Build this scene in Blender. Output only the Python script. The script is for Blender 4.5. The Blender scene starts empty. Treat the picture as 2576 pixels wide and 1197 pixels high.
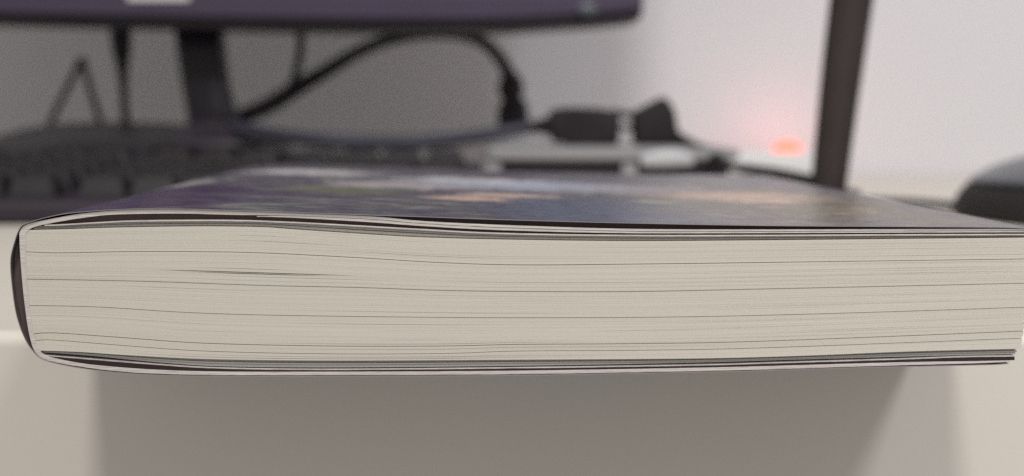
import bpy, bmesh, math, random
import numpy as np
from mathutils import Vector

random.seed(7)
rng = np.random.default_rng(11)
S = bpy.context.scene
COL = S.collection
R = math.radians

# ------------------------------------------------------------------ camera
F_PX, CX, CY = 3800.0, 1287.5, 598.5          # the photograph measured 2575 wide
PITCH = R(4.63)
CAM = Vector((0, 0, 0.0398))
cam_data = bpy.data.cameras.new('camera')
cam = bpy.data.objects.new('camera', cam_data)
COL.objects.link(cam)
cam.location = CAM
cam.rotation_euler = (R(90) - PITCH, 0, 0)
cam_data.sensor_width = 36.0
cam_data.lens = 36.0 * F_PX / 2575.0
cam_data.clip_start = 0.005
cam_data.clip_end = 30
cam_data.dof.use_dof = True
cam_data.dof.focus_distance = 0.2300
cam_data.dof.aperture_fstop = 16.5
S.camera = cam

# ------------------------------------------------------------------ light
W = bpy.data.worlds.new('World'); S.world = W
W.use_nodes = True
bg = W.node_tree.nodes['Background']
bg.inputs[0].default_value = (1.0, 0.96, 0.925, 1)
bg.inputs[1].default_value = 0.43

def area(name, loc, target, size, power, col):
    l = bpy.data.lights.new(name, 'AREA'); l.size = size; l.energy = power; l.color = col
    l.shape = 'DISK'
    o = bpy.data.objects.new(name, l); COL.objects.link(o)
    o.location = loc
    o.rotation_euler = (Vector(target) - Vector(loc)).to_track_quat('-Z', 'Y').to_euler()
    return o
area('ceiling_lamp', (-0.04, -0.42, 1.50), (0.0, 0.5, 0.0), 0.19, 16.3, (1.0, 0.965, 0.915))
sl = bpy.data.lights.new('side_lamp', 'SPOT'); sl.energy = 26.5; sl.color = (0.98, 0.97, 1.0)
sl.shadow_soft_size = 0.085; sl.spot_size = R(46); sl.spot_blend = 1.0
so = bpy.data.objects.new('side_lamp', sl); COL.objects.link(so); so.location = (0.46, -0.62, 0.88)
so.rotation_euler = (Vector((0.25, 0.50, 0.0)) - so.location).to_track_quat('-Z', 'Y').to_euler()

S.cycles.use_denoising = False
S.cycles.sample_clamp_indirect = 0.7
S.cycles.caustics_reflective = False
S.view_settings.view_transform = 'Standard'
S.view_settings.look = 'None'
S.view_settings.exposure = 0.0
S.view_settings.gamma = 1.0

# ------------------------------------------------------------------ helpers
def ray(px, py):
    v = Vector(((px - CX) / F_PX, 1.0, -(py - CY) / F_PX))
    c, s = math.cos(PITCH), math.sin(PITCH)
    return Vector((v.x, v.y * c + v.z * s, -v.y * s + v.z * c))

def at(px, py, Y):
    d = ray(px, py)
    return CAM + d * (Y / d.y)

def rad(px_width, Y):
    return 0.5 * px_width * Y / F_PX

def link(name, bm, mat, parent=None, smooth=True):
    me = bpy.data.meshes.new(name)
    bmesh.ops.recalc_face_normals(bm, faces=bm.faces)
    bm.to_mesh(me); bm.free()
    if smooth:
        for p in me.polygons: p.use_smooth = True
    o = bpy.data.objects.new(name, me); COL.objects.link(o)
    for m in (mat if isinstance(mat, (list, tuple)) else [mat]): me.materials.append(m)
    if parent is not None: o.parent = parent
    return o

def sharp(o, deg=35):
    o.data.set_sharp_from_angle(angle=R(deg))
    return o

def thing(name, label, cat, loc=(0, 0, 0), rz=0.0, group=None):
    o = bpy.data.objects.new(name, None); COL.objects.link(o)
    o.empty_display_size = 0.02
    o.location = loc; o.rotation_euler = (0, 0, rz)
    o['label'] = label; o['category'] = cat
    if group: o['group'] = group
    return o

def tag(o, label, cat):
    o['label'] = label; o['category'] = cat
    return o

def box_bm(x0, x1, y0, y1, z0, z1, bev=0.0, seg=3, bm=None):
    b = bmesh.new()
    vs = [b.verts.new((x, y, z)) for x in (x0, x1) for y in (y0, y1) for z in (z0, z1)]
    for f in ((0, 1, 3, 2), (4, 6, 7, 5), (0, 4, 5, 1), (2, 3, 7, 6), (0, 2, 6, 4), (1, 5, 7, 3)):
        b.faces.new([vs[i] for i in f])
    if bev > 0:
        bmesh.ops.bevel(b, geom=list(b.edges), offset=bev, segments=seg, profile=0.5, affect='EDGES')
    if bm is None: return b
    me = bpy.data.meshes.new('t'); b.to_mesh(me); b.free(); bm.from_mesh(me); bpy.data.meshes.remove(me)
    return bm

def catmull(pts, n=8):
    P = [np.array(p, float) for p in pts]
    P = [2 * P[0] - P[1]] + P + [2 * P[-1] - P[-2]]
    out = []
    for i in range(1, len(P) - 2):
        p0, p1, p2, p3 = P[i - 1:i + 3]
        for k in range(n):
            t = k / n
            out.append(0.5 * (2 * p1 + (p2 - p0) * t + (2 * p0 - 5 * p1 + 4 * p2 - p3) * t * t
                              + (3 * p1 - p0 - 3 * p2 + p3) * t ** 3))
    out.append(P[-2])
    return out

def tube_bm(pts4, n=6, ring=12, flat=1.0):
    """pts4: (x, y, z, radius) control points."""
    C4 = catmull(pts4, n)
    b = bmesh.new(); rings = []
    N = len(C4)
    up = Vector((0, 1, 0))
    for i, c in enumerate(C4):
        a = Vector(C4[max(0, i - 1)][:3]); d = Vector(C4[min(N - 1, i + 1)][:3])
        t = (d - a).normalized()
        s = t.cross(up)
        if s.length < 1e-4: s = Vector((1, 0, 0))
        s.normalize(); u = s.cross(t).normalized()
        r = max(c[3], 1e-5)
        rings.append([b.verts.new(Vector(c[:3]) + s * (r * math.cos(2 * math.pi * k / ring))
                                  + u * (r * flat * math.sin(2 * math.pi * k / ring))) for k in range(ring)])
    for r0, r1 in zip(rings, rings[1:]):
        for k in range(ring):
            b.faces.new((r0[k], r0[(k + 1) % ring], r1[(k + 1) % ring], r1[k]))
    b.faces.new(rings[0][::-1]); b.faces.new(rings[-1])
    return b

def prism_bm(outline, y0, y1, bev=0.0, seg=2):
    """outline: (x, z) closed polygon, extruded from y0 to y1."""
    b = bmesh.new()
    f0 = [b.verts.new((x, y0, z)) for x, z in outline]
    f1 = [b.verts.new((x, y1, z)) for x, z in outline]
    b.faces.new(f0); b.faces.new(f1[::-1])
    n = len(outline)
    for i in range(n):
        b.faces.new((f0[i], f1[i], f1[(i + 1) % n], f0[(i + 1) % n]))
    if bev:
        es = [e for e in b.edges if abs(e.verts[0].co.y - e.verts[1].co.y) < 1e-7]
        bmesh.ops.bevel(b, geom=es, offset=bev, segments=seg, profile=0.5, affect='EDGES')
    return b

# ------------------------------------------------------------------ materials
def mat(name, col, rough=0.5, spec=0.5, noise=0.0, scale=40.0, bump=0.0, bscale=300.0, stretch=(1, 1, 1), emit=None, coat=0.0):
    m = bpy.data.materials.new(name); m.use_nodes = True
    nt = m.node_tree; N = nt.nodes; L = nt.links
    p = N['Principled BSDF']
    p.inputs['Base Color'].default_value = (*col, 1)
    p.inputs['Roughness'].default_value = rough
    p.inputs['Specular IOR Level'].default_value = spec
    if coat: p.inputs['Coat Weight'].default_value = coat; p.inputs['Coat Roughness'].default_value = 0.08
    tc = N.new('ShaderNodeTexCoord'); mp = N.new('ShaderNodeMapping')
    mp.inputs['Scale'].default_value = stretch
    L.new(tc.outputs['Object'], mp.inputs['Vector'])
    if noise:
        t = N.new('ShaderNodeTexNoise'); t.inputs['Scale'].default_value = scale; t.inputs['Detail'].default_value = 6
        L.new(mp.outputs['Vector'], t.inputs['Vector'])
        mx = N.new('ShaderNodeMix'); mx.data_type = 'RGBA'
        mx.inputs['A'].default_value = (*[c * (1 - noise) for c in col], 1)
        mx.inputs['B'].default_value = (*[min(1, c * (1 + noise)) for c in col], 1)
        L.new(t.outputs['Fac'], mx.inputs['Factor'])
        L.new(mx.outputs['Result'], p.inputs['Base Color'])
    if bump:
        t2 = N.new('ShaderNodeTexNoise'); t2.inputs['Scale'].default_value = bscale; t2.inputs['Detail'].default_value = 4
        L.new(mp.outputs['Vector'], t2.inputs['Vector'])
        b = N.new('ShaderNodeBump'); b.inputs['Strength'].default_value = bump; b.inputs['Distance'].default_value = 0.0005
        L.new(t2.outputs['Fac'], b.inputs['Height']); L.new(b.outputs['Normal'], p.inputs['Normal'])
    if emit:
        p.inputs['Emission Color'].default_value = (*emit[0], 1); p.inputs['Emission Strength'].default_value = emit[1]
    return m

M_WALL = mat('wall_paint', (0.738, 0.737, 0.775), 0.85, 0.2, 0.03, 12, 0.25, 500)
M_DESK = mat('desk_laminate', (0.695, 0.650, 0.585), 0.42, 0.4, 0.025, 30, 0.06, 900)
M_PAGE = mat('page_paper', (0.680, 0.640, 0.562), 0.9, 0.1, 0.04, 260, 0, 0, (0.12, 1, 6))
M_PAGE2 = mat('coated_page_paper', (0.62, 0.60, 0.575), 0.7, 0.2, 0.08, 260, 0, 0, (0.12, 1, 6))
M_BOARD = mat('cover_board', (0.64, 0.59, 0.555), 0.8, 0.15, 0.20, 260, 0.3, 1500, (0.25, 1, 3))
M_BLACK = mat('black_plastic', (0.024, 0.020, 0.022), 0.6, 0.2, 0.2, 60, 0.15, 900)
M_BEZEL = mat('bezel_plastic', (0.066, 0.050, 0.090), 0.36, 0.5, 0.12, 40, 0.1, 1200)
M_HOUSE = mat('housing_plastic', (0.030, 0.023, 0.034), 0.48, 0.4, 0.15, 40, 0.15, 1200)
M_GLOSS = mat('gloss_black', (0.022, 0.018, 0.024), 0.36, 0.45, 0.6, 60, 0.8, 70)
M_SCREEN = mat('dark_screen', (0.012, 0.012, 0.016), 0.2, 0.5)
M_CORD = mat('cord_rubber', (0.028, 0.022, 0.030), 0.5, 0.3, 0.2, 200)
M_CORD_BLUE = mat('blue_black_rubber', (0.045, 0.045, 0.066), 0.5, 0.4, 0.2, 200)
M_POST = mat('post_paint', (0.036, 0.028, 0.027), 0.55, 0.25, 0.25, 80, 0.2, 900)
M_WHITE = mat('white_plastic', (0.74, 0.75, 0.77), 0.35, 0.5, 0.03, 40)
M_GREYP = mat('grey_plastic', (0.29, 0.29, 0.30), 0.6, 0.4, 0.05, 60)
M_LABEL = mat('label_foil', (0.72, 0.72, 0.70), 0.4, 0.4)
M_SHELL = mat('mouse_shell', (0.075, 0.085, 0.105), 0.28, 0.5, 0.1, 60)
M_GRIP = mat('mouse_grip', (0.020, 0.018, 0.018), 0.7, 0.3, 0.3, 200, 0.4, 1500)
M_NEON = mat('lit_neon', (0.9, 0.3, 0.15), 0.4, 0.3, emit=((1.0, 0.075, 0.035), 1.7))

# ------------------------------------------------------------------ the setting
b = bmesh.new()
g = bmesh.ops.create_grid(b, x_segments=2, y_segments=2, size=1.6)
bmesh.ops.rotate(b, verts=b.verts, cent=(0, 0, 0), matrix=__import__('mathutils').Matrix.Rotation(R(90), 3, 'X'))
bmesh.ops.translate(b, verts=b.verts, vec=(0, 1.0, 0.8))
wall = link('wall', b, M_WALL, smooth=False); wall['kind'] = 'structure'

EDGE = 0.2765
b = bmesh.new()
prof = [(0.7215, 0.0)]
r = 0.0030
for k in range(0, 11):
    a = R(90 + 90 * k / 10)
    prof.append((r + r * math.cos(a), -r + r * math.sin(a)))
prof += [(0.0, -0.35), (0.02, -0.35), (0.02, -0.02), (0.7215, -0.02)]
L0 = [b.verts.new((-1.2, y, z)) for y, z in prof]; L1 = [b.verts.new((1.2, y, z)) for y, z in prof]
n = len(prof)
for i in range(n): b.faces.new((L0[i], L1[i], L1[(i + 1) % n], L0[(i + 1) % n]))
b.faces.new(L0); b.faces.new(L1[::-1])
desk = sharp(link('desk', b, M_DESK), 30)
desk.location = (0, EDGE, 0)
tag(desk, 'white laminate desk whose rounded front edge and front panel stand under the book', 'desk')

# ------------------------------------------------------------------ the book
TH = R(2.0)
P0 = Vector((0, 0.229, 0))
TAN = Vector((math.cos(TH), math.sin(TH), 0)); NRM = Vector((-math.sin(TH), math.cos(TH), 0))
BOOK_L = 0.203
book = thing('book', 'thick paperback in a glossy dark purple and blue jacket lying over the desk edge', 'book', P0, TH)

def face(px, py):
    d = ray(px, py)
    t = (P0 - CAM).dot(NRM) / d.dot(NRM)
    p = CAM + d * t - P0
    return p.dot(TAN), p.z

def curve(pts, xs):
    c = np.array(catmull(pts, 10))
    return np.interp(xs, c[:, 0], c[:, 1])

def sheets_bm(layers, y_front, y_back):
    """each layer: (xs, top, bottom, dy) in measured units; a sheet running the length of the book."""
    V, Fc = [], []
    for xs, top, bot, dy in layers:
        base = len(V)
        for x, t, bo in zip(xs, top, bot):
            u0, w0 = face(x, t); u1, w1 = face(x, bo)
            V += [(u0, y_front + dy, w0), (u1, y_front + dy, w1), (u0, y_back, w0), (u1, y_back, w1)]
        m = len(xs)
        for i in range(m - 1):
            a = base + 4 * i; c = a + 4
            Fc += [(a, a + 1, c + 1, c), (a, c, c + 2, a + 2), (a + 1, a + 3, c + 3, c + 1), (a + 2, c + 2, c + 3, a + 3)]
        a = base + 4 * (m - 1)
        Fc += [(base, base + 2, base + 3, base + 1), (a, a + 1, a + 3, a + 2)]
    me = bpy.data.meshes.new('t'); me.from_pydata(V, [], Fc)
    bb = bmesh.new(); bb.from_mesh(me); bpy.data.meshes.remove(me)
    return bb

# measured joints between the signatures (top of block first)
J = [
 [(66, 578), (166, 576), (290, 572), (497, 569), (661, 571), (744, 577), (937, 590), (1065, 597), (1258, 602), (1571, 606), (1914, 604), (2300, 600), (2590, 597)],
 [(66, 633), (145, 636), (311, 633), (497, 633), (661, 636), (900, 648), (1100, 660), (1300, 666), (1600, 664), (2000, 659), (2590, 651)],
 [(67, 702), (249, 705), (414, 709), (661, 718), (900, 723), (1100, 730), (1300, 733), (1600, 733), (2000, 725), (2590, 712)],
 [(74, 768), (249, 772), (456, 785), (661, 792), (1000, 797), (1300, 799), (1700, 797), (2100, 788), (2590, 772)],
 [(86, 840), (138, 837), (310, 849), (516, 863), (827, 870), (1120, 870), (1300, 866), (1600, 864), (1914, 858), (2590, 832)],
 [(89, 857), (131, 855), (310, 869), (516, 883), (827, 890), (1120, 889), (1300, 883), (1600, 881), (1914, 875), (2590, 850)],
 [(98, 882), (206, 886), (310, 893), (516, 903), (827, 907), (1287, 905), (1748, 902), (2023, 895), (2299, 884), (2590, 877)],
]
counts = [44, 54, 52, 54, 14, 18]
left_edge = [(578, 62), (633, 61), (702, 63), (768, 69), (840, 79), (860, 85), (885, 97), (900, 108)]
def x_left(y): return float(np.interp(y, [p[0] for p in left_edge], [p[1] for p in left_edge]))
# leaves that stand apart over part of their width: (signature, fraction, x from, x to, opening)
SPLITS = [(1, 0.62, 380, 900, 3.2), (1, 0.6389, 470, 820, 2.2), (1, 0.50, 470, 760, 0.8), (1, 0.74, 520, 1000, 0.7), (0, 0.55, 560, 900, 0.7), (0, 0.35, 560, 760, 0.5), (0, 0.75, 800, 1350, 0.7),
          (0, 0.45, 1700, 2700, 0.9), (0, 0.78, 1500, 2700, 0.6), (1, 0.55, 1400, 2700, 0.8), (1, 0.30, 1700, 2700, 0.7), (2, 0.35, 1500, 2700, 0.8),
          (2, 0.65, 1700, 2700, 0.9), (2, 0.82, 700, 1500, 0.6), (3, 0.45, 1600, 2700, 0.7), (3, 0.70, 1800, 2700, 1.0), (3, 0.86, 1500, 2700, 1.1), (3, 0.92, 600, 1500, 0.9),
          (4, 0.4, 500, 2000, 0.7), (5, 0.45, 400, 1400, 0.9), (5, 0.7, 250, 1500, 1.2), (3, 0.25, 700, 1300, 0.6), (2, 0.2, 250, 700, 0.5)]
XS = np.concatenate([np.linspace(0, 0.08, 8)[:-1], np.linspace(0.08, 1, 52)])
for s in range(6):
    n = counts[s]
    gaps = 0.03 + 0.10 * rng.random(n + 1) ** 2
    gaps[0] = gaps[-1] = 1.4
    layers = []
    sig_dy = 0.00002 * rng.standard_normal()
    drift = np.cumsum(rng.normal(0, 0.000002, n)); drift -= drift.mean()
    for j in range(n):
        f0, f1 = j / n, (j + 1) / n
        xl = x_left(J[s][0][1] * (1 - f0) + J[s + 1][0][1] * f0) + rng.normal(0, 0.5)
        ymid = J[s][-1][1] * (1 - f0) + J[s + 1][-1][1] * f0
        xr = float(np.interp(ymid, [590, 760, 880], [2594, 2581, 2567])) + rng.normal(0, 1.6)
        xs = xl + (xr - xl) * XS
        a, c = curve(J[s], xs), curve(J[s + 1], xs)
        th = c - a
        top, bot = a + th * f0, a + th * f1
        g0 = np.full_like(xs, gaps[j] / 2); g1 = np.full_like(xs, gaps[j + 1] / 2)
        if rng.random() < 0.33:
            x0 = rng.uniform(-200, 2400); x1 = x0 + rng.uniform(150, 900)
            g0 = g0 + rng.uniform(0.12, 0.36) * np.clip((xs - x0) / (0.3 * (x1 - x0)), 0, 1) * np.clip((x1 - xs) / (0.3 * (x1 - x0)), 0, 1)
        for (ss, fr, x0, x1, op) in SPLITS:
            if ss != s: continue
            if x0 > 1300: op = op * 0.4
            k = round(fr * n)
            w = np.clip((xs - x0) / (0.35 * (x1 - x0)), 0, 1) * np.clip((x1 - xs) / (0.35 * (x1 - x0)), 0, 1)
            if k == j: g0 = g0 + op * w * 0.6
            if k == j + 1: g1 = g1 + op * w * 0.4
        top = top + np.minimum(g0, th / n * 0.72); bot = bot - np.minimum(g1, th / n * (0.55 if j == n - 1 or g1.max() > 0.6 else 0.22))
        layers.append((xs, top, bot, sig_dy + drift[j] + 0.000005 * rng.standard_normal()))
    sharp(link('page_signature', sheets_bm(layers, 0.0, BOOK_L - 0.004), M_PAGE, book), 25)

# the coated leaves above and below the cream pages, set back a little
XT = [90, 112, 157, 270, 359, 579, 744, 937, 1065, 1258, 1571, 1914, 2232, 2590]
sheet_top = [566, 565, 563.8, 557.5, 554, 553, 558.5, 569, 576, 585.5, 590.5, 590.5, 589, 588]
sheet_bot = [568, 568, 567, 560.3, 557.3, 556.2, 561.4, 572, 579.3, 588.8, 594, 594, 592.4, 591.5]
def grey_group(name, up, lo, n, dy, xl, xr):
    layers = []
    for j in range(n):
        xs = (xl + rng.normal(0, 1)) + (xr - xl + rng.normal(0, 2)) * XS
        a, c = curve(up, xs), curve(lo, xs); th = np.maximum(c - a, 0.2)
        g = 0.14 + 0.20 * rng.random()
        layers.append((xs, a + th * (j / n) + th / n * g, a + th * ((j + 1) / n), dy + 0.00012 * rng.standard_normal()))
    return sharp(link(name, sheets_bm(layers, 0.0, BOOK_L - 0.004), M_PAGE2, book), 25)
grey_group('front_plate_section', list(zip(XT, [y + 1.2 for y in sheet_bot])), [(x, y - 0.6) for x, y in J[0]], 6, 0.0007, 80, 2588)
BT = [(104, 888), (138, 890), (241, 898), (310, 905), (413, 914.5), (550, 923), (827, 926), (1287, 922), (1748, 914), (1955, 908), (2161, 902), (2299, 898), (2436, 894.5), (2575, 892)]
grey_group('back_plate_section', [(x, y + 0.8) for x, y in J[6]], BT, 6, 0.0008, 106, 2560)

def leaf(name, pts_top, pts_bot, xl, xr, dy, m=M_BOARD):
    xs = xl + (xr - xl) * XS
    return sharp(link(name, sheets_bm([(xs, curve(pts_top, xs), curve(pts_bot, xs), 0.0)], dy, BOOK_L - 0.003), m, book), 25)
leaf('flyleaf', list(zip(XT, sheet_top)), list(zip(XT, sheet_bot)), 112, 2589, -0.00005)
FB = [(108, 893), (138, 895.5), (241, 904), (310, 909.5), (413, 917.5), (550, 925.5), (827, 929), (1287, 925), (1748, 918), (1955, 912), (2161, 906), (2299, 901.5), (2436, 896.5), (2575, 895)]
leaf('flyleaf', FB, [(x, y + 2.4) for x, y in FB], 110, 2555, 0.0003)

UL = [(640, 543.2), (744, 543.4), (937, 552.2), (1065, 562.6), (1258, 572.8), (1571, 581.7), (1914, 582.4), (2232, 581.5), (2596, 580.6)]
leaf('flyleaf', UL, [(640, 544.6), (744, 547.7), (937, 559), (1065, 568.5), (1258, 578.7), (1571, 586.2), (1914, 586.2), (2232, 585), (2596, 584)], 646, 2592, -0.00005)
M_GAP_SHADE = mat('gap_shade_brown', (0.115, 0.088, 0.086), 0.9, 0.1, 0.2, 300)  # brown tone standing in for the shade inside the book's gaps
M_GAP_SHADE_DEEP = mat('gap_shade_deep', (0.040, 0.030, 0.030), 0.9, 0.1, 0.2, 300)  # deeper tone for the shade painted into the lower gap
def gap_shade(top, bot, xl, xr, dy, m=M_GAP_SHADE):  # added dark sheets, their colour stands for the shade in the gaps
    leaf('gap_shade', top, bot, xl, xr, dy, m)
gap_shade([(120, 565.5), (157, 557), (200, 549.5), (270, 541), (359, 538), (579, 540.5), (744, 548), (937, 559.5), (1065, 569), (1258, 579), (1571, 586.7), (2232, 585.5), (2590, 584.5)],
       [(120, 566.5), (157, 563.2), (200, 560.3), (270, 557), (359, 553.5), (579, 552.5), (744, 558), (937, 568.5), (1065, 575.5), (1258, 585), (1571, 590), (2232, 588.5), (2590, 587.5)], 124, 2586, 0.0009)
gap_shade([(112, 895.8), (138, 898.3), (241, 907), (310, 912.4), (413, 920.4), (550, 928.4), (827, 931.6), (1287, 927.8), (1748, 920.8), (1955, 914.8), (2161, 908.8), (2299, 904.3), (2436, 899.3), (2575, 897.8)],
       [(112, 896.6), (138, 900.6), (241, 917.4), (310, 924), (413, 930), (550, 934), (827, 934.5), (1287, 932), (1748, 924.5), (1955, 919.5), (2161, 913.5), (2299, 910), (2436, 908), (2575, 905.5)], 114, 2552, 0.0001, M_GAP_SHADE_DEEP)
gap_shade([(800, 536.5), (937, 542.3), (1065, 546.5), (1258, 553.5), (1571, 562), (1914, 568.5), (2232, 571), (2590, 573.3)],
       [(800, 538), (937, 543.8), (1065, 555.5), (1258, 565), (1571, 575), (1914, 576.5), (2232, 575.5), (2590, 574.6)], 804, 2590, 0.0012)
# cover board wrapped round the block: (outer, inner) pairs
PAIRS = [((2596, 575), (2596, 579.5)), ((2232, 576), (2232, 580.3)), ((1914, 577), (1914, 581.3)), ((1571, 575.5), (1571, 580.5)), ((1258, 565.5), (1258, 571.5)), ((1065, 556), (1065, 561.5)),
         ((937, 544), (937, 551)), ((744, 536), (744, 542.5)), ((579, 530.5), (579, 540)), ((470, 527), (470, 537)), ((359, 526.5), (359, 537.5)), ((270, 530.5), (270, 540.5)), ((200, 538), (200, 549)),
         ((157, 545), (157, 556)), ((112, 553.5), (114, 564)), ((85, 559.5), (92, 569)), ((62, 567), (77, 575)), ((50, 582), (66, 586)), ((49.5, 600), (65, 600)), ((51, 637), (65, 637)),
         ((56, 703), (67, 703)), ((62, 761), (73, 761)), ((70, 819), (82, 819)), ((78, 858), (89, 857)), ((87, 882), (100, 880)), ((103, 900), (110, 892)), ((138, 910.5), (138, 901)),
         ((206, 922.5), (206, 914)), ((292, 933), (292, 923)), ((396, 939.5), (396, 930)), ((550, 943), (550, 934.5)), ((827, 943), (827, 935)), ((1287, 941), (1287, 932.5)), ((1748, 933), (1748, 925)),
         ((1955, 928), (1955, 920)), ((2161, 921.5), (2161, 914)), ((2299, 917.5), (2299, 910.5)), ((2436, 914), (2436, 908.5)), ((2540, 910), (2540, 906.5))]
def ribbon_bm(pairs, y0, y1, n=5, ny=1, edge=1):
    po = catmull([p[0] for p in pairs], n); pi = catmull([p[1] for p in pairs], n)
    bb = bmesh.new(); rows = []
    for o, i in zip(po, pi):
        uo, wo = face(*o); ui, wi = face(*i)
        rows.append(([bb.verts.new((uo, y0 + (y1 - y0) * k / ny, wo)) for k in range(ny + 1)],
                     [bb.verts.new((ui, y0 + (y1 - y0) * k / ny, wi)) for k in range(ny + 1)]))
    for (a, c), (d, e) in zip(rows, rows[1:]):
        for k in range(ny):
            f = bb.faces.new((a[k], a[k + 1], d[k + 1], d[k])); f.material_index = 0
            f = bb.faces.new((c[k], e[k], e[k + 1], c[k + 1])); f.material_index = 1
        f = bb.faces.new((a[0], d[0], e[0], c[0])); f.material_index = edge
        f = bb.faces.new((a[-1], c[-1], e[-1], d[-1])); f.material_index = 1
    for a, c in (rows[0], rows[-1]):
        for k in range(ny): bb.faces.new((a[k], c[k], c[k + 1], a[k + 1])).material_index = 1
    return bb
sharp(link('cover_board', ribbon_bm(PAIRS, -0.0001, BOOK_L - 0.001), M_BOARD, book), 25)

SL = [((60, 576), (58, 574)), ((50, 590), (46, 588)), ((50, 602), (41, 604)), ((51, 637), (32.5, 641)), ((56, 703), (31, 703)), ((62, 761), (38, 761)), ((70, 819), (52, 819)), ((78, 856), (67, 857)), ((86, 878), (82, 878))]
sharp(link('spine_gap_shade', ribbon_bm([(b_, a_) for a_, b_ in SL], 0.0011, BOOK_L - 0.003), M_GAP_SHADE, book), 25)  # added dark sheet painting the shade between jacket spine and board

# jacket art: purples and blues with pale streaks, glossy laminate
def jacket_material():
    m = bpy.data.materials.new('jacket_print'); m.use_nodes = True
    nt = m.node_tree; N = nt.nodes; L = nt.links; p = N['Principled BSDF']
    tc = N.new('ShaderNodeTexCoord')
    def noise(scale, detail=4, stretch=(1, 1, 1), rough=0.55, off=(0, 0, 0)):
        mp = N.new('ShaderNodeMapping'); mp.inputs['Scale'].default_value = stretch; mp.inputs['Location'].default_value = off
        L.new(tc.outputs['Object'], mp.inputs['Vector'])
        t = N.new('ShaderNodeTexNoise'); t.inputs['Scale'].default_value = scale; t.inputs['Detail'].default_value = detail
        t.inputs['Roughness'].default_value = rough
        L.new(mp.outputs['Vector'], t.inputs['Vector']); return t.outputs['Fac']
    def ramp(fac, stops):
        r = N.new('ShaderNodeValToRGB'); e = r.color_ramp.elements
        while len(e) < len(stops): e.new(0.5)
        for q, (pos, c) in zip(e, stops): q.position = pos; q.color = (*c, 1)
        L.new(fac, r.inputs['Fac']); return r.outputs['Color']
    def mix(fac, a, c):
        x = N.new('ShaderNodeMix'); x.data_type = 'RGBA'
        L.new(fac, x.inputs['Factor']) if not isinstance(fac, float) else setattr(x.inputs['Factor'], 'default_value', fac)
        for k, v in (('A', a), ('B', c)):
            if isinstance(v, tuple): x.inputs[k].default_value = (*v, 1)
            else: L.new(v, x.inputs[k])
        return x.outputs['Result']
    def blob(cx, cy, sx, sy, fac, lo=0.42, hi=0.62):
        mp = N.new('ShaderNodeMapping'); mp.vector_type = 'POINT'
        mp.inputs['Scale'].default_value = (1 / sx, 1 / sy, 0); mp.inputs['Location'].default_value = (-cx / sx, -cy / sy, 0)
        L.new(tc.outputs['Object'], mp.inputs['Vector'])
        g = N.new('ShaderNodeTexGradient'); g.gradient_type = 'SPHERICAL'; L.new(mp.outputs['Vector'], g.inputs['Vector'])
        a = N.new('ShaderNodeMath'); a.operation = 'MULTIPLY_ADD'; L.new(g.outputs['Fac'], a.inputs[0]); a.inputs[1].default_value = 0.8
        s = N.new('ShaderNodeMath'); s.operation = 'SUBTRACT'; L.new(fac, s.inputs[0]); s.inputs[1].default_value = 0.30
        L.new(s.outputs[0], a.inputs[2])
        mr = N.new('ShaderNodeMapRange'); L.new(a.outputs[0], mr.inputs['Value'])
        mr.inputs['From Min'].default_value = lo; mr.inputs['From Max'].default_value = hi
        return mr.outputs['Result']
    n1 = noise(95, 6); n2 = noise(150, 5, off=(3, 1, 0), rough=0.7); n3 = noise(45, 5, off=(5, 2, 0)); n4 = noise(300, 3, off=(1, 7, 0), rough=0.7); n5 = noise(220, 5, off=(9, 4, 0), rough=0.7)
    c = ramp(n1, [(0.25, (0.045, 0.034, 0.06)), (0.42, (0.105, 0.085, 0.135)), (0.55, (0.115, 0.12, 0.125)), (0.75, (0.27, 0.25, 0.27))])
    c = mix(blob(-0.065, 0.04, 0.05, 0.16, n3, .5, .9), c, (0.065, 0.045, 0.09))
    c = mix(blob(0.012, 0.03, 0.035, 0.11, n3, .5, .85), c, (0.09, 0.105, 0.16))
    c = mix(blob(0.058, 0.05, 0.05, 0.16, n3, .45, .9), c, ramp(n2, [(0.3, (0.075, 0.058, 0.055)), (0.45, (0.17, 0.135, 0.105)), (0.55, (0.14, 0.125, 0.095)), (0.7, (0.34, 0.25, 0.185))]))
    c = mix(blob(-0.03, 0.075, 0.03, 0.05, n2, .6, .85), c, (0.15, 0.155, 0.11))
    c = mix(blob(-0.02, 0.10, 0.045, 0.05, n5, .62, .8), c, (0.40, 0.36, 0.38))
    c = mix(blob(-0.006, 0.054, 0.017, 0.018, n5, .52, .85), c, (0.56, 0.40, 0.34))
    c = mix(blob(0.000, 0.070, 0.024, 0.018, n5, .58, .8), c, (0.55, 0.42, 0.38))
    c = mix(blob(0.053, 0.066, 0.016, 0.012, n5, .54, .85), c, (0.50, 0.37, 0.31))
    c = mix(blob(0.01, 0.115, 0.075, 0.06, n5, .55, .85), c, (0.36, 0.34, 0.37))
    c = mix(blob(0.050, 0.085, 0.036, 0.040, n5, .50, .85), c, (0.46, 0.32, 0.25))
    c = mix(blob(0.03, 0.06, 0.012, 0.012, n2, .6, .85), c, (0.24, 0.28, 0.19))
    c = mix(blob(0.005, 0.12, 0.045, 0.05, n5, .56, .75), c, (0.36, 0.39, 0.50))
    c = mix(blob(-0.045, 0.150, 0.036, 0.030, n5, .56, .72), c, (0.58, 0.56, 0.57))
    c = mix(blob(-0.005, 0.135, 0.036, 0.028, n5, .58, .74), c, (0.58, 0.57, 0.61))
    c = mix(blob(-0.07, 0.10, 0.03, 0.05, n5, .64, .8), c, (0.36, 0.34, 0.34))
    x = N.new('ShaderNodeMix'); x.data_type = 'RGBA'; x.blend_type = 'MULTIPLY'; x.inputs['Factor'].default_value = 1.0
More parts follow.
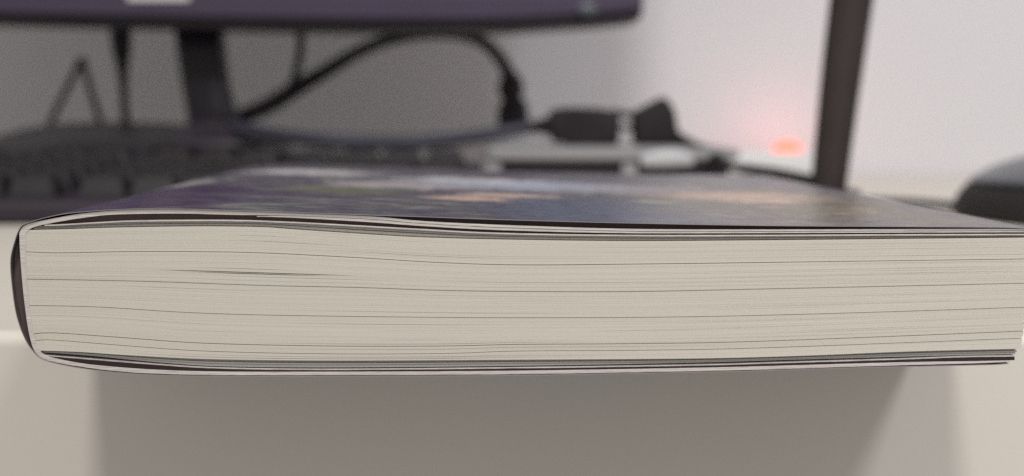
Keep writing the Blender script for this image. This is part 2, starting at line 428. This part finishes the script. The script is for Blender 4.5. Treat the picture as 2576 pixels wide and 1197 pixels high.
    L.new(c, x.inputs['A']); L.new(ramp(n4, [(0.3, (0.68, 0.68, 0.71)), (0.5, (1, 1, 1)), (0.72, (1.4, 1.36, 1.34))]), x.inputs['B'])
    L.new(x.outputs['Result'], p.inputs['Base Color'])
    p.inputs['Roughness'].default_value = 0.30
    p.inputs['Specular IOR Level'].default_value = 0.32
    bn = N.new('ShaderNodeBump'); bn.inputs['Strength'].default_value = 0.25; bn.inputs['Distance'].default_value = 0.0004
    L.new(noise(70, 2), bn.inputs['Height']); L.new(bn.outputs['Normal'], p.inputs['Normal'])
    return m
M_JACKET = jacket_material()
M_JINNER = mat('jacket_inner_paper', (0.13, 0.105, 0.10), 0.6, 0.2, 0.05, 200)
M_JEDGE = mat('jacket_cut_edge', (0.30, 0.28, 0.29), 0.6, 0.2, 0.1, 300)
JO = [(2604, 574), (2500, 570.5), (2232, 568.5), (1914, 566), (1571, 559.5), (1258, 551), (1065, 544), (937, 540), (744, 533.2), (579, 528), (470, 524.5), (359, 524), (270, 527), (200, 532.5), (157, 537.5), (112, 547),
      (85, 555), (58, 565), (46, 582), (37, 608), (28.5, 641), (27, 672), (31, 720), (39, 778), (50, 819), (66, 857), (83, 882), (103, 901), (138, 913), (206, 926), (292, 936.5), (396, 943), (550, 946), (827, 946), (1287, 944), (1748, 936),
      (1955, 931), (2161, 924.5), (2299, 921.5), (2436, 918.5), (2500, 917), (2535, 914.5)]
def offset_pairs(pts, w):
    out = []
    for i, p in enumerate(pts):
        a = np.array(pts[max(0, i - 1)]); c = np.array(pts[min(len(pts) - 1, i + 1)])
        t = (c - a) / np.linalg.norm(c - a)
        out.append((p, (p[0] + w * t[1], p[1] - w * t[0])))
    return out
sharp(link('jacket', ribbon_bm(offset_pairs(JO, 1.7), -0.0003, BOOK_L, 5, 12, 2), [M_JACKET, M_JINNER, M_JEDGE], book), 25)

# ------------------------------------------------------------------ monitor
DM = 0.72
mon = thing('monitor', 'dark purple monitor with silver label hanging over the cables behind the book', 'monitor', (at(520, 300, 0.76).x, 0.76, 0))
ml = Vector(mon.location)
def loc(bm_, origin):
    bmesh.ops.translate(bm_, verts=bm_.verts, vec=-Vector(origin)); return bm_
def edge_outline(pts, Y, top):
    c = catmull(pts, 6)
    out = []
    for x, y in c:
        p = at(x, y, Y); out.append((p.x, p.z))
    return [(out[0][0], top)] + out + [(out[-1][0], top)]
hb = edge_outline([(-900, 46), (-300, 50), (0, 58), (700, 74), (1200, 77), (1450, 66), (1585, 54), (1606, 47), (1613, 30), (1614, 0)], DM + 0.012, 0.43)
sharp(link('housing', loc(prism_bm(hb, DM + 0.006, DM + 0.05, 0.0012), ml), M_HOUSE, mon))
bb_ = edge_outline([(-900, 18), (-300, 22), (0, 30), (700, 42), (1200, 44), (1450, 34), (1580, 26), (1603, 20), (1611, 8), (1612, -10)], DM, 0.43)
sharp(link('bezel', loc(prism_bm(bb_, DM, DM + 0.0058, 0.0012), ml), M_BEZEL, mon))
zs = at(0, -60, DM).z
sharp(link('screen', loc(box_bm(-0.35, 0.045, DM - 0.0006, DM + 0.001, zs, 0.415, 0.0003, 1), ml), M_SCREEN, mon))
a, c = at(320, -14, DM), at(478, 3, DM)
sharp(link('label', loc(box_bm(a.x, c.x, DM - 0.0009, DM + 0.0005, c.z, a.z, 0.0002, 1), ml), M_LABEL, mon))
p = at(1478, 24, DM)
bt = bmesh.new(); bmesh.ops.create_uvsphere(bt, u_segments=16, v_segments=8, radius=0.0045)
bmesh.ops.scale(bt, vec=(1.3, 0.35, 0.7), verts=bt.verts); bmesh.ops.translate(bt, vec=p, verts=bt.verts)
link('power_button', loc(bt, ml), M_SHELL, mon)
# neck flaring into the foot
nb = bmesh.new(); rings = []
for (x0, x1, y, dep) in [(424, 549, 60, 0.018), (432, 553, 130, 0.018), (444, 562, 210, 0.019), (456, 574, 270, 0.022), (462, 590, 310, 0.028), (430, 640, 345, 0.045), (380, 720, 372, 0.07)]:
    A, B = at(x0, y, 0.76), at(x1, y, 0.76)
    cx, hw = (A.x + B.x) / 2, (B.x - A.x) / 2
    rings.append([nb.verts.new((cx + hw * math.copysign(abs(math.cos(t)) ** 0.5, math.cos(t)),
                                0.775 + dep / 2 * math.copysign(abs(math.sin(t)) ** 0.5, math.sin(t)), A.z)) for t in [2 * math.pi * k / 24 for k in range(24)]])
for r0, r1 in zip(rings, rings[1:]):
    for k in range(24): nb.faces.new((r0[k], r0[(k + 1) % 24], r1[(k + 1) % 24], r1[k]))
nb.faces.new(rings[0]); nb.faces.new(rings[-1][::-1])
link('neck', loc(nb, ml), M_HOUSE, mon)
def dome_bm(cx, cy, sx, sy, z0, z_edge, z_top, power=4, n=48, rr=14):
    bb = bmesh.new(); prev = None
    bot = [bb.verts.new((cx + sx * math.cos(2 * math.pi * k / n), cy + sy * math.sin(2 * math.pi * k / n), z0)) for k in range(n)]
    bb.faces.new(bot[::-1]); prev = bot
    for i in range(rr):
        rrad = 1.0 - 0.985 * (i / (rr - 1)) ** 1.4
        z = z_edge + (z_top - z_edge) * (1 - rrad ** power)
        cur = [bb.verts.new((cx + sx * rrad * math.cos(2 * math.pi * k / n), cy + sy * rrad * math.sin(2 * math.pi * k / n), z)) for k in range(n)]
        for k in range(n): bb.faces.new((prev[k], prev[(k + 1) % n], cur[(k + 1) % n], cur[k]))
        prev = cur
    bb.faces.new(prev)
    return bb
bx = ml.x
sharp(link('base', loc(dome_bm(bx, 0.80, 0.125, 0.080, 0.0005, 0.007, 0.0215, 4), ml), M_GLOSS, mon), 50)
hx = at(290, 300, 0.80).x
link('base_hump', loc(dome_bm(hx, 0.80, 0.082, 0.045, 0.015, 0.019, 0.0365, 3), ml), M_GLOSS, mon)

# ------------------------------------------------------------------ keyboard lying before the monitor
KX0, KX1, KY, KD, SL = -0.452, at(1206, 405, 0.66).x, 0.550, 0.152, 0.060
kb = thing('keyboard', 'black keyboard lying on the desk left behind the book under the monitor', 'keyboard', ((KX0 + KX1) / 2, KY, 0))
hw = (KX1 - KX0) / 2
kp = [(0.0, 0.0012), (0.0, 0.0075), (0.003, 0.0092), (KD - 0.003, 0.0092 + (KD - 0.003) * SL), (KD, 0.0075 + KD * SL), (KD, 0.004 + KD * SL * 0.7), (KD - 0.02, 0.0012 + KD * SL * 0.5)]
b = bmesh.new()
A0 = [b.verts.new((-hw, y, z)) for y, z in kp]; A1 = [b.verts.new((hw, y, z)) for y, z in kp]
b.faces.new(A0); b.faces.new(A1[::-1])
for i in range(len(kp)): b.faces.new((A0[i], A1[i], A1[(i + 1) % len(kp)], A0[(i + 1) % len(kp)]))
bmesh.ops.bevel(b, geom=list(b.edges), offset=0.0008, segments=2, profile=0.5, affect='EDGES')
sharp(link('case', b, M_HOUSE, kb))
for sx in (-0.8, 0.8):
    sharp(link('foot', box_bm(sx * hw - 0.012, sx * hw + 0.012, KD - 0.016, KD - 0.010, 0.0002, 0.0092, 0.0008, 1), M_HOUSE, kb))
M_KEY = mat('key_plastic', (0.019, 0.016, 0.020), 0.45, 0.35, 0.5, 60, 0.2, 900)
def key_mesh(wd):
    bb = bmesh.new(); lo, hi, h = (wd / 2, 0.0088), (wd / 2 - 0.0024, 0.0062), 0.0072
    rows = [[bb.verts.new((sx * w_, sy * d_ + off, z)) for sx, sy in ((-1, -1), (1, -1), (1, 1), (-1, 1))] for (w_, d_), z, off in ((lo, 0.0, 0.0), (hi, h, 0.0008))]
    for k in range(4): bb.faces.new((rows[0][k], rows[0][(k + 1) % 4], rows[1][(k + 1) % 4], rows[1][k]))
    bb.faces.new(rows[1])
    bmesh.ops.bevel(bb, geom=[e for e in bb.edges if len(e.link_faces) == 2], offset=0.0006, segments=1, affect='EDGES')
    return bb
proto = None
for row in range(6):
    yk = 0.018 + row * 0.0212 + (0.006 if row == 5 else 0.0)
    xk = hw - 0.016
    col = 0
    while xk > -hw + 0.012 and (KX0 + KX1) / 2 + xk > -0.262:
        gap = 0.0 if col not in (4, 7) else 0.007
        xk -= gap
        if row == 5 and col in (11, 16): xk -= 0.008
        if proto is None:
            k = proto = link('key', key_mesh(0.0182), M_KEY, kb, smooth=False)
        else:
            k = proto.copy(); COL.objects.link(k); k.parent = kb
        k.location = (xk, yk, 0.0094 + yk * SL); k.rotation_euler = (math.atan(SL), 0, 0)
        xk -= 0.0192; col += 1

# ------------------------------------------------------------------ cables behind the book
def cord_pts(pts, Y):
    out = []
    for q in pts:
        Yq = q[3] if len(q) > 3 else Y
        v = at(q[0], q[1], Yq); out.append((v.x, v.y, v.z, rad(q[2], Yq)))
    return out
def root_at(pts4): return Vector((pts4[-1][0], pts4[-1][1], min(p[2] for p in pts4)))
# thick cord looping up to the monitor and ending in a moulded plug
cp = cord_pts([(545, 306, 36, 0.83), (610, 292, 42, 0.83), (680, 262, 44), (745, 222, 42), (820, 178, 37), (905, 128, 33), (985, 98, 32), (1065, 85, 31), (1145, 85, 31), (1210, 103, 31), (1252, 140, 32), (1275, 178, 35), (1283, 196, 40)], 0.84)
t = thing('looped_cable', 'thick black cable arching up from the monitor base to a standing moulded plug', 'cable', root_at(cp))
link('cord', loc(tube_bm(cp), t.location), M_CORD, t)
pl = cord_pts([(1283, 188, 42), (1284, 200, 58), (1285, 224, 66), (1286, 236, 64), (1287, 244, 52), (1288, 254, 56), (1289, 262, 74), (1290, 286, 78), (1291, 306, 84), (1291, 316, 82)], 0.84)
link('plug', loc(tube_bm(pl, 4, 16, 0.7), t.location), M_CORD, t)
# hanging connector at the left
cp = cord_pts([(308, 120, 26), (310, 180, 26), (312, 240, 22), (316, 300, 22), (320, 345, 22, 0.81)], 0.80)
t = thing('connector_cable', 'black connector hanging straight down under the monitor left of its neck', 'cable', root_at(cp))
link('cable', loc(tube_bm(cp), t.location), M_CORD, t)
pl = cord_pts([(303, 56, 54), (304, 95, 54), (306, 130, 48), (308, 165, 34), (310, 200, 26)], 0.80)
link('connector', loc(tube_bm(pl, 4, 14, 0.6), t.location), M_CORD, t)
# bent thin cable
cp = cord_pts([(106, 352, 17), (122, 318, 17), (156, 248, 17), (190, 180, 17), (206, 150, 18), (216, 182, 17), (238, 262, 17), (258, 318, 17), (272, 352, 17)], 0.84)
tag(link('bent_cable', loc(tube_bm(cp), root_at(cp)), M_CORD), 'thin black cable bent to a sharp upside down V at far left', 'cable').location = root_at(cp)
# thin cable dropping from the monitor into the thick cord
cp = cord_pts([(757, 50, 22), (757, 90, 22), (755, 130, 22), (748, 170, 22), (738, 205, 22), (715, 240, 22), (680, 268, 22)], 0.80)
tag(link('thin_cable', loc(tube_bm(cp), root_at(cp)), M_CORD), 'short thin cable dropping from monitor bottom right of the neck', 'cable').location = root_at(cp)
# blue-black cable lying low, running to the adapter
cp = cord_pts([(590, 320, 34, 0.75), (690, 339, 36, 0.73), (800, 351, 37, 0.72), (920, 357, 38, 0.72), (1050, 357, 38, 0.72), (1160, 348, 36, 0.725), (1260, 333, 33, 0.73), (1345, 319, 30, 0.73)], 0.80)
cp_low = cp
tag(link('low_cable', loc(tube_bm(cp), root_at(cp)), M_CORD_BLUE), 'blue black cable sagging low behind the book towards the adapter brick', 'cable').location = root_at(cp)

# adapter brick and its second block joined by short cords
DA = 0.72
def block_outline(pts):
    return [(at(x, y, DA).x, at(x, y, DA).z) for x, y in pts]
o0 = at(1470, 366, DA)
t = thing('power_adapter', 'black adapter brick joined by short cords to a tilted block on the pale box', 'adapter', o0)
ol = block_outline([(1382, 284), (1390, 274), (1430, 270), (1500, 272), (1550, 280), (1556, 292), (1554, 350), (1548, 364), (1460, 366), (1392, 356), (1384, 346)])
sharp(link('brick', loc(prism_bm(ol, DA - 0.012, DA + 0.012, 0.002, 3), o0), M_BLACK, t))
ol = block_outline([(1590, 290), (1600, 278), (1660, 246), (1672, 246), (1692, 276), (1703, 340), (1703, 358), (1694, 364), (1600, 362), (1592, 354)])
sharp(link('block', loc(prism_bm(ol, DA - 0.011, DA + 0.013, 0.002, 3), o0), M_BLACK, t))
link('strain_relief', loc(tube_bm(cord_pts([(1335, 319, 26), (1350, 318, 32), (1372, 317, 44), (1392, 316, 54)], DA)), o0), M_BLACK, t)
link('cord', loc(tube_bm(cord_pts([(1540, 282, 18), (1560, 284, 16), (1580, 288, 16), (1605, 288, 20)], DA)), o0), M_BLACK, t)
link('cord', loc(tube_bm(cord_pts([(1540, 318, 16), (1560, 320, 13), (1580, 320, 13), (1605, 320, 16)], DA)), o0), M_BLACK, t)
tail = cord_pts([(1680, 340, 44), (1712, 354, 36), (1745, 370, 32, 0.70), (1800, 398, 30, 0.66), (1835, 418, 22, 0.63), (1880, 426, 27, 0.61), (1960, 438, 30, 0.61), (2060, 459, 32, 0.61)], DA)
link('cord', loc(tube_bm(tail), o0), M_BLACK, t)
link('ferrite', loc(tube_bm(cord_pts([(1748, 372, 28, 0.69), (1760, 379, 40, 0.68), (1792, 396, 42, 0.66), (1812, 407, 30, 0.65)], DA), 4), o0), M_BLACK, t)

# white box under the adapter, a dark block painting the shade between its pale feet
zt = at(1450, 367, 0.70).z
zb = at(1450, 405, 0.66).z
x0, x1 = at(1218, 400, 0.67).x, at(1850, 400, 0.67).x
o0 = Vector(((x0 + x1) / 2, 0.70, 0))
t = thing('plastic_box', 'flat pale grey plastic box carrying the black adapter between monitor base and post', 'box', o0)
sharp(link('lid', loc(box_bm(x0, x1, 0.655, 0.76, zb, zt, 0.0045, 5), o0), M_GREYP, t))
sharp(link('under_lid_shade', loc(box_bm(x0 + .004, x1 - .004, 0.662, 0.757, 0.0006, zb - 0.0002, 0.0005, 1), o0), M_HOUSE, t))  # added dark block in place of the shadow under the lid
for q in (1240, 1583):
    fx = at(q, 420, 0.66).x
    sharp(link('foot', loc(box_bm(fx - 0.0035, fx + 0.0035, 0.657, 0.668, 0.0004, zb - 0.0002, 0.0008, 2), o0), M_GREYP, t))
# white plug lying before the tilted block
pp = cord_pts([(1612, 404, 24), (1636, 401, 36), (1680, 397, 44), (1716, 399, 36), (1744, 406, 20)], 0.652)
tag(link('pale_plug', loc(tube_bm(pp, 5, 16, 0.5), Vector(pp[0][:3])), mat('pale_plastic', (0.50, 0.51, 0.53), 0.4, 0.4, 0.05, 60)), 'pale blurred plug lying below the tilted black block of the adapter', 'plug').location = Vector(pp[0][:3])

# power strip by the wall with its lit orange indicator
zt = at(1950, 382, 0.93).z
x0, x1 = at(1800, 400, 0.93).x, at(2095, 400, 0.93).x
o0 = Vector(((x0 + x1) / 2, 0.95, 0))
t = thing('power_strip', 'pale power strip by the wall with a glowing orange indicator on top', 'power strip', o0)
sharp(link('strip_body', loc(box_bm(x0, x1, 0.915, 0.985, 0.0004, zt, 0.003, 3), o0), M_WHITE, t))
p = at(1980, 383, 0.950)
nb = bmesh.new(); bmesh.ops.create_uvsphere(nb, u_segments=20, v_segments=10, radius=0.0072)
bmesh.ops.scale(nb, vec=(1.3, 0.8, 0.85), verts=nb.verts); bmesh.ops.translate(nb, vec=(p.x, 0.950, zt), verts=nb.verts)
link('indicator', loc(nb, o0), M_NEON, t)
gl = bpy.data.lights.new('indicator_glow', 'POINT'); gl.energy = 0.022; gl.color = (1.0, 0.30, 0.23); gl.shadow_soft_size = 0.004
go = bpy.data.objects.new('indicator_glow', gl); COL.objects.link(go); go.location = (p.x, 0.9605, zt + 0.0035)

# ------------------------------------------------------------------ leaning dark post
DP = 0.60
pb = bmesh.new(); rings = []
for (xa, xb, y) in [(2100, 2222, -160), (2086, 2196, 0), (2072, 2178, 120), (2060, 2160, 240), (2049, 2143, 360), (2041, 2130, 455), (2038, 2126, 500), (2036, 2122, 520)]:
    A, B = at(xa, y, DP), at(xb, y, DP)
    cx, hw = (A.x + B.x) / 2, (B.x - A.x) / 2
    rings.append([pb.verts.new((cx + hw * math.cos(q), DP + 0.008 * math.sin(q), A.z)) for q in [2 * math.pi * k / 24 for k in range(24)]])
for r0, r1 in zip(rings, rings[1:]):
    for k in range(24): pb.faces.new((r0[k], r0[(k + 1) % 24], r1[(k + 1) % 24], r1[k]))
pb.faces.new(rings[0]); pb.faces.new(rings[-1][::-1])
pc = at(2082, 500, DP)
t = thing('post', 'dark brown black post leaning right in front of the pale wall by orange glow', 'post', (pc.x, DP, 0))
sharp(link('shaft', loc(pb, t.location), M_POST, t), 50)
fb = bmesh.new(); bmesh.ops.create_cone(fb, cap_ends=True, segments=40, radius1=0.017, radius2=0.012, depth=0.010)
bmesh.ops.translate(fb, verts=fb.verts, vec=(0, 0.0, 0.0055))
sharp(link('foot_plate', fb, M_POST, t), 40)

# ------------------------------------------------------------------ mouse at the right edge
mx0 = at(2418, 512, 0.64).x
mc = Vector((0.1755 + 0.055, 0.585, 0))
t = thing('mouse', 'dark computer mouse resting on the desk at right edge behind the book', 'mouse', mc)
def mouse_part(lo, hi, grow):
    bb = bmesh.new(); n = 56; rows = []
    for i in range(14):
        a = lo + (hi - lo) * i / 13
        rr_ = max(math.cos(a), 1e-3) * grow; z = 0.026 * math.sin(a) * grow
        rows.append([bb.verts.new((0.055 * rr_ * math.cos(q), 0.085 * rr_ * math.sin(q), 0.0012 + z)) for q in [2 * math.pi * k / n for k in range(n)]])
    for r0, r1 in zip(rows, rows[1:]):
        for k in range(n): bb.faces.new((r0[k], r0[(k + 1) % n], r1[(k + 1) % n], r1[k]))
    bb.faces.new(rows[0][::-1]); bb.faces.new(rows[-1])
    return bb
link('grip', mouse_part(0.0, 0.62, 0.992), M_GRIP, t)
link('shell', mouse_part(0.50, 1.5, 1.012), M_SHELL, t)
mp_ = cord_pts([(2470, 520, 17, 0.625), (2390, 513, 17, 0.635), (2300, 503, 17, 0.655), (2220, 494, 17, 0.665), (2140, 484, 17, 0.675), (2040, 470, 17, 0.69)], 0.65)
link('cord', loc(tube_bm([(x, y, 0.0024, 0.0016) for x, y, z, r_ in mp_]), mc), M_CORD, t)
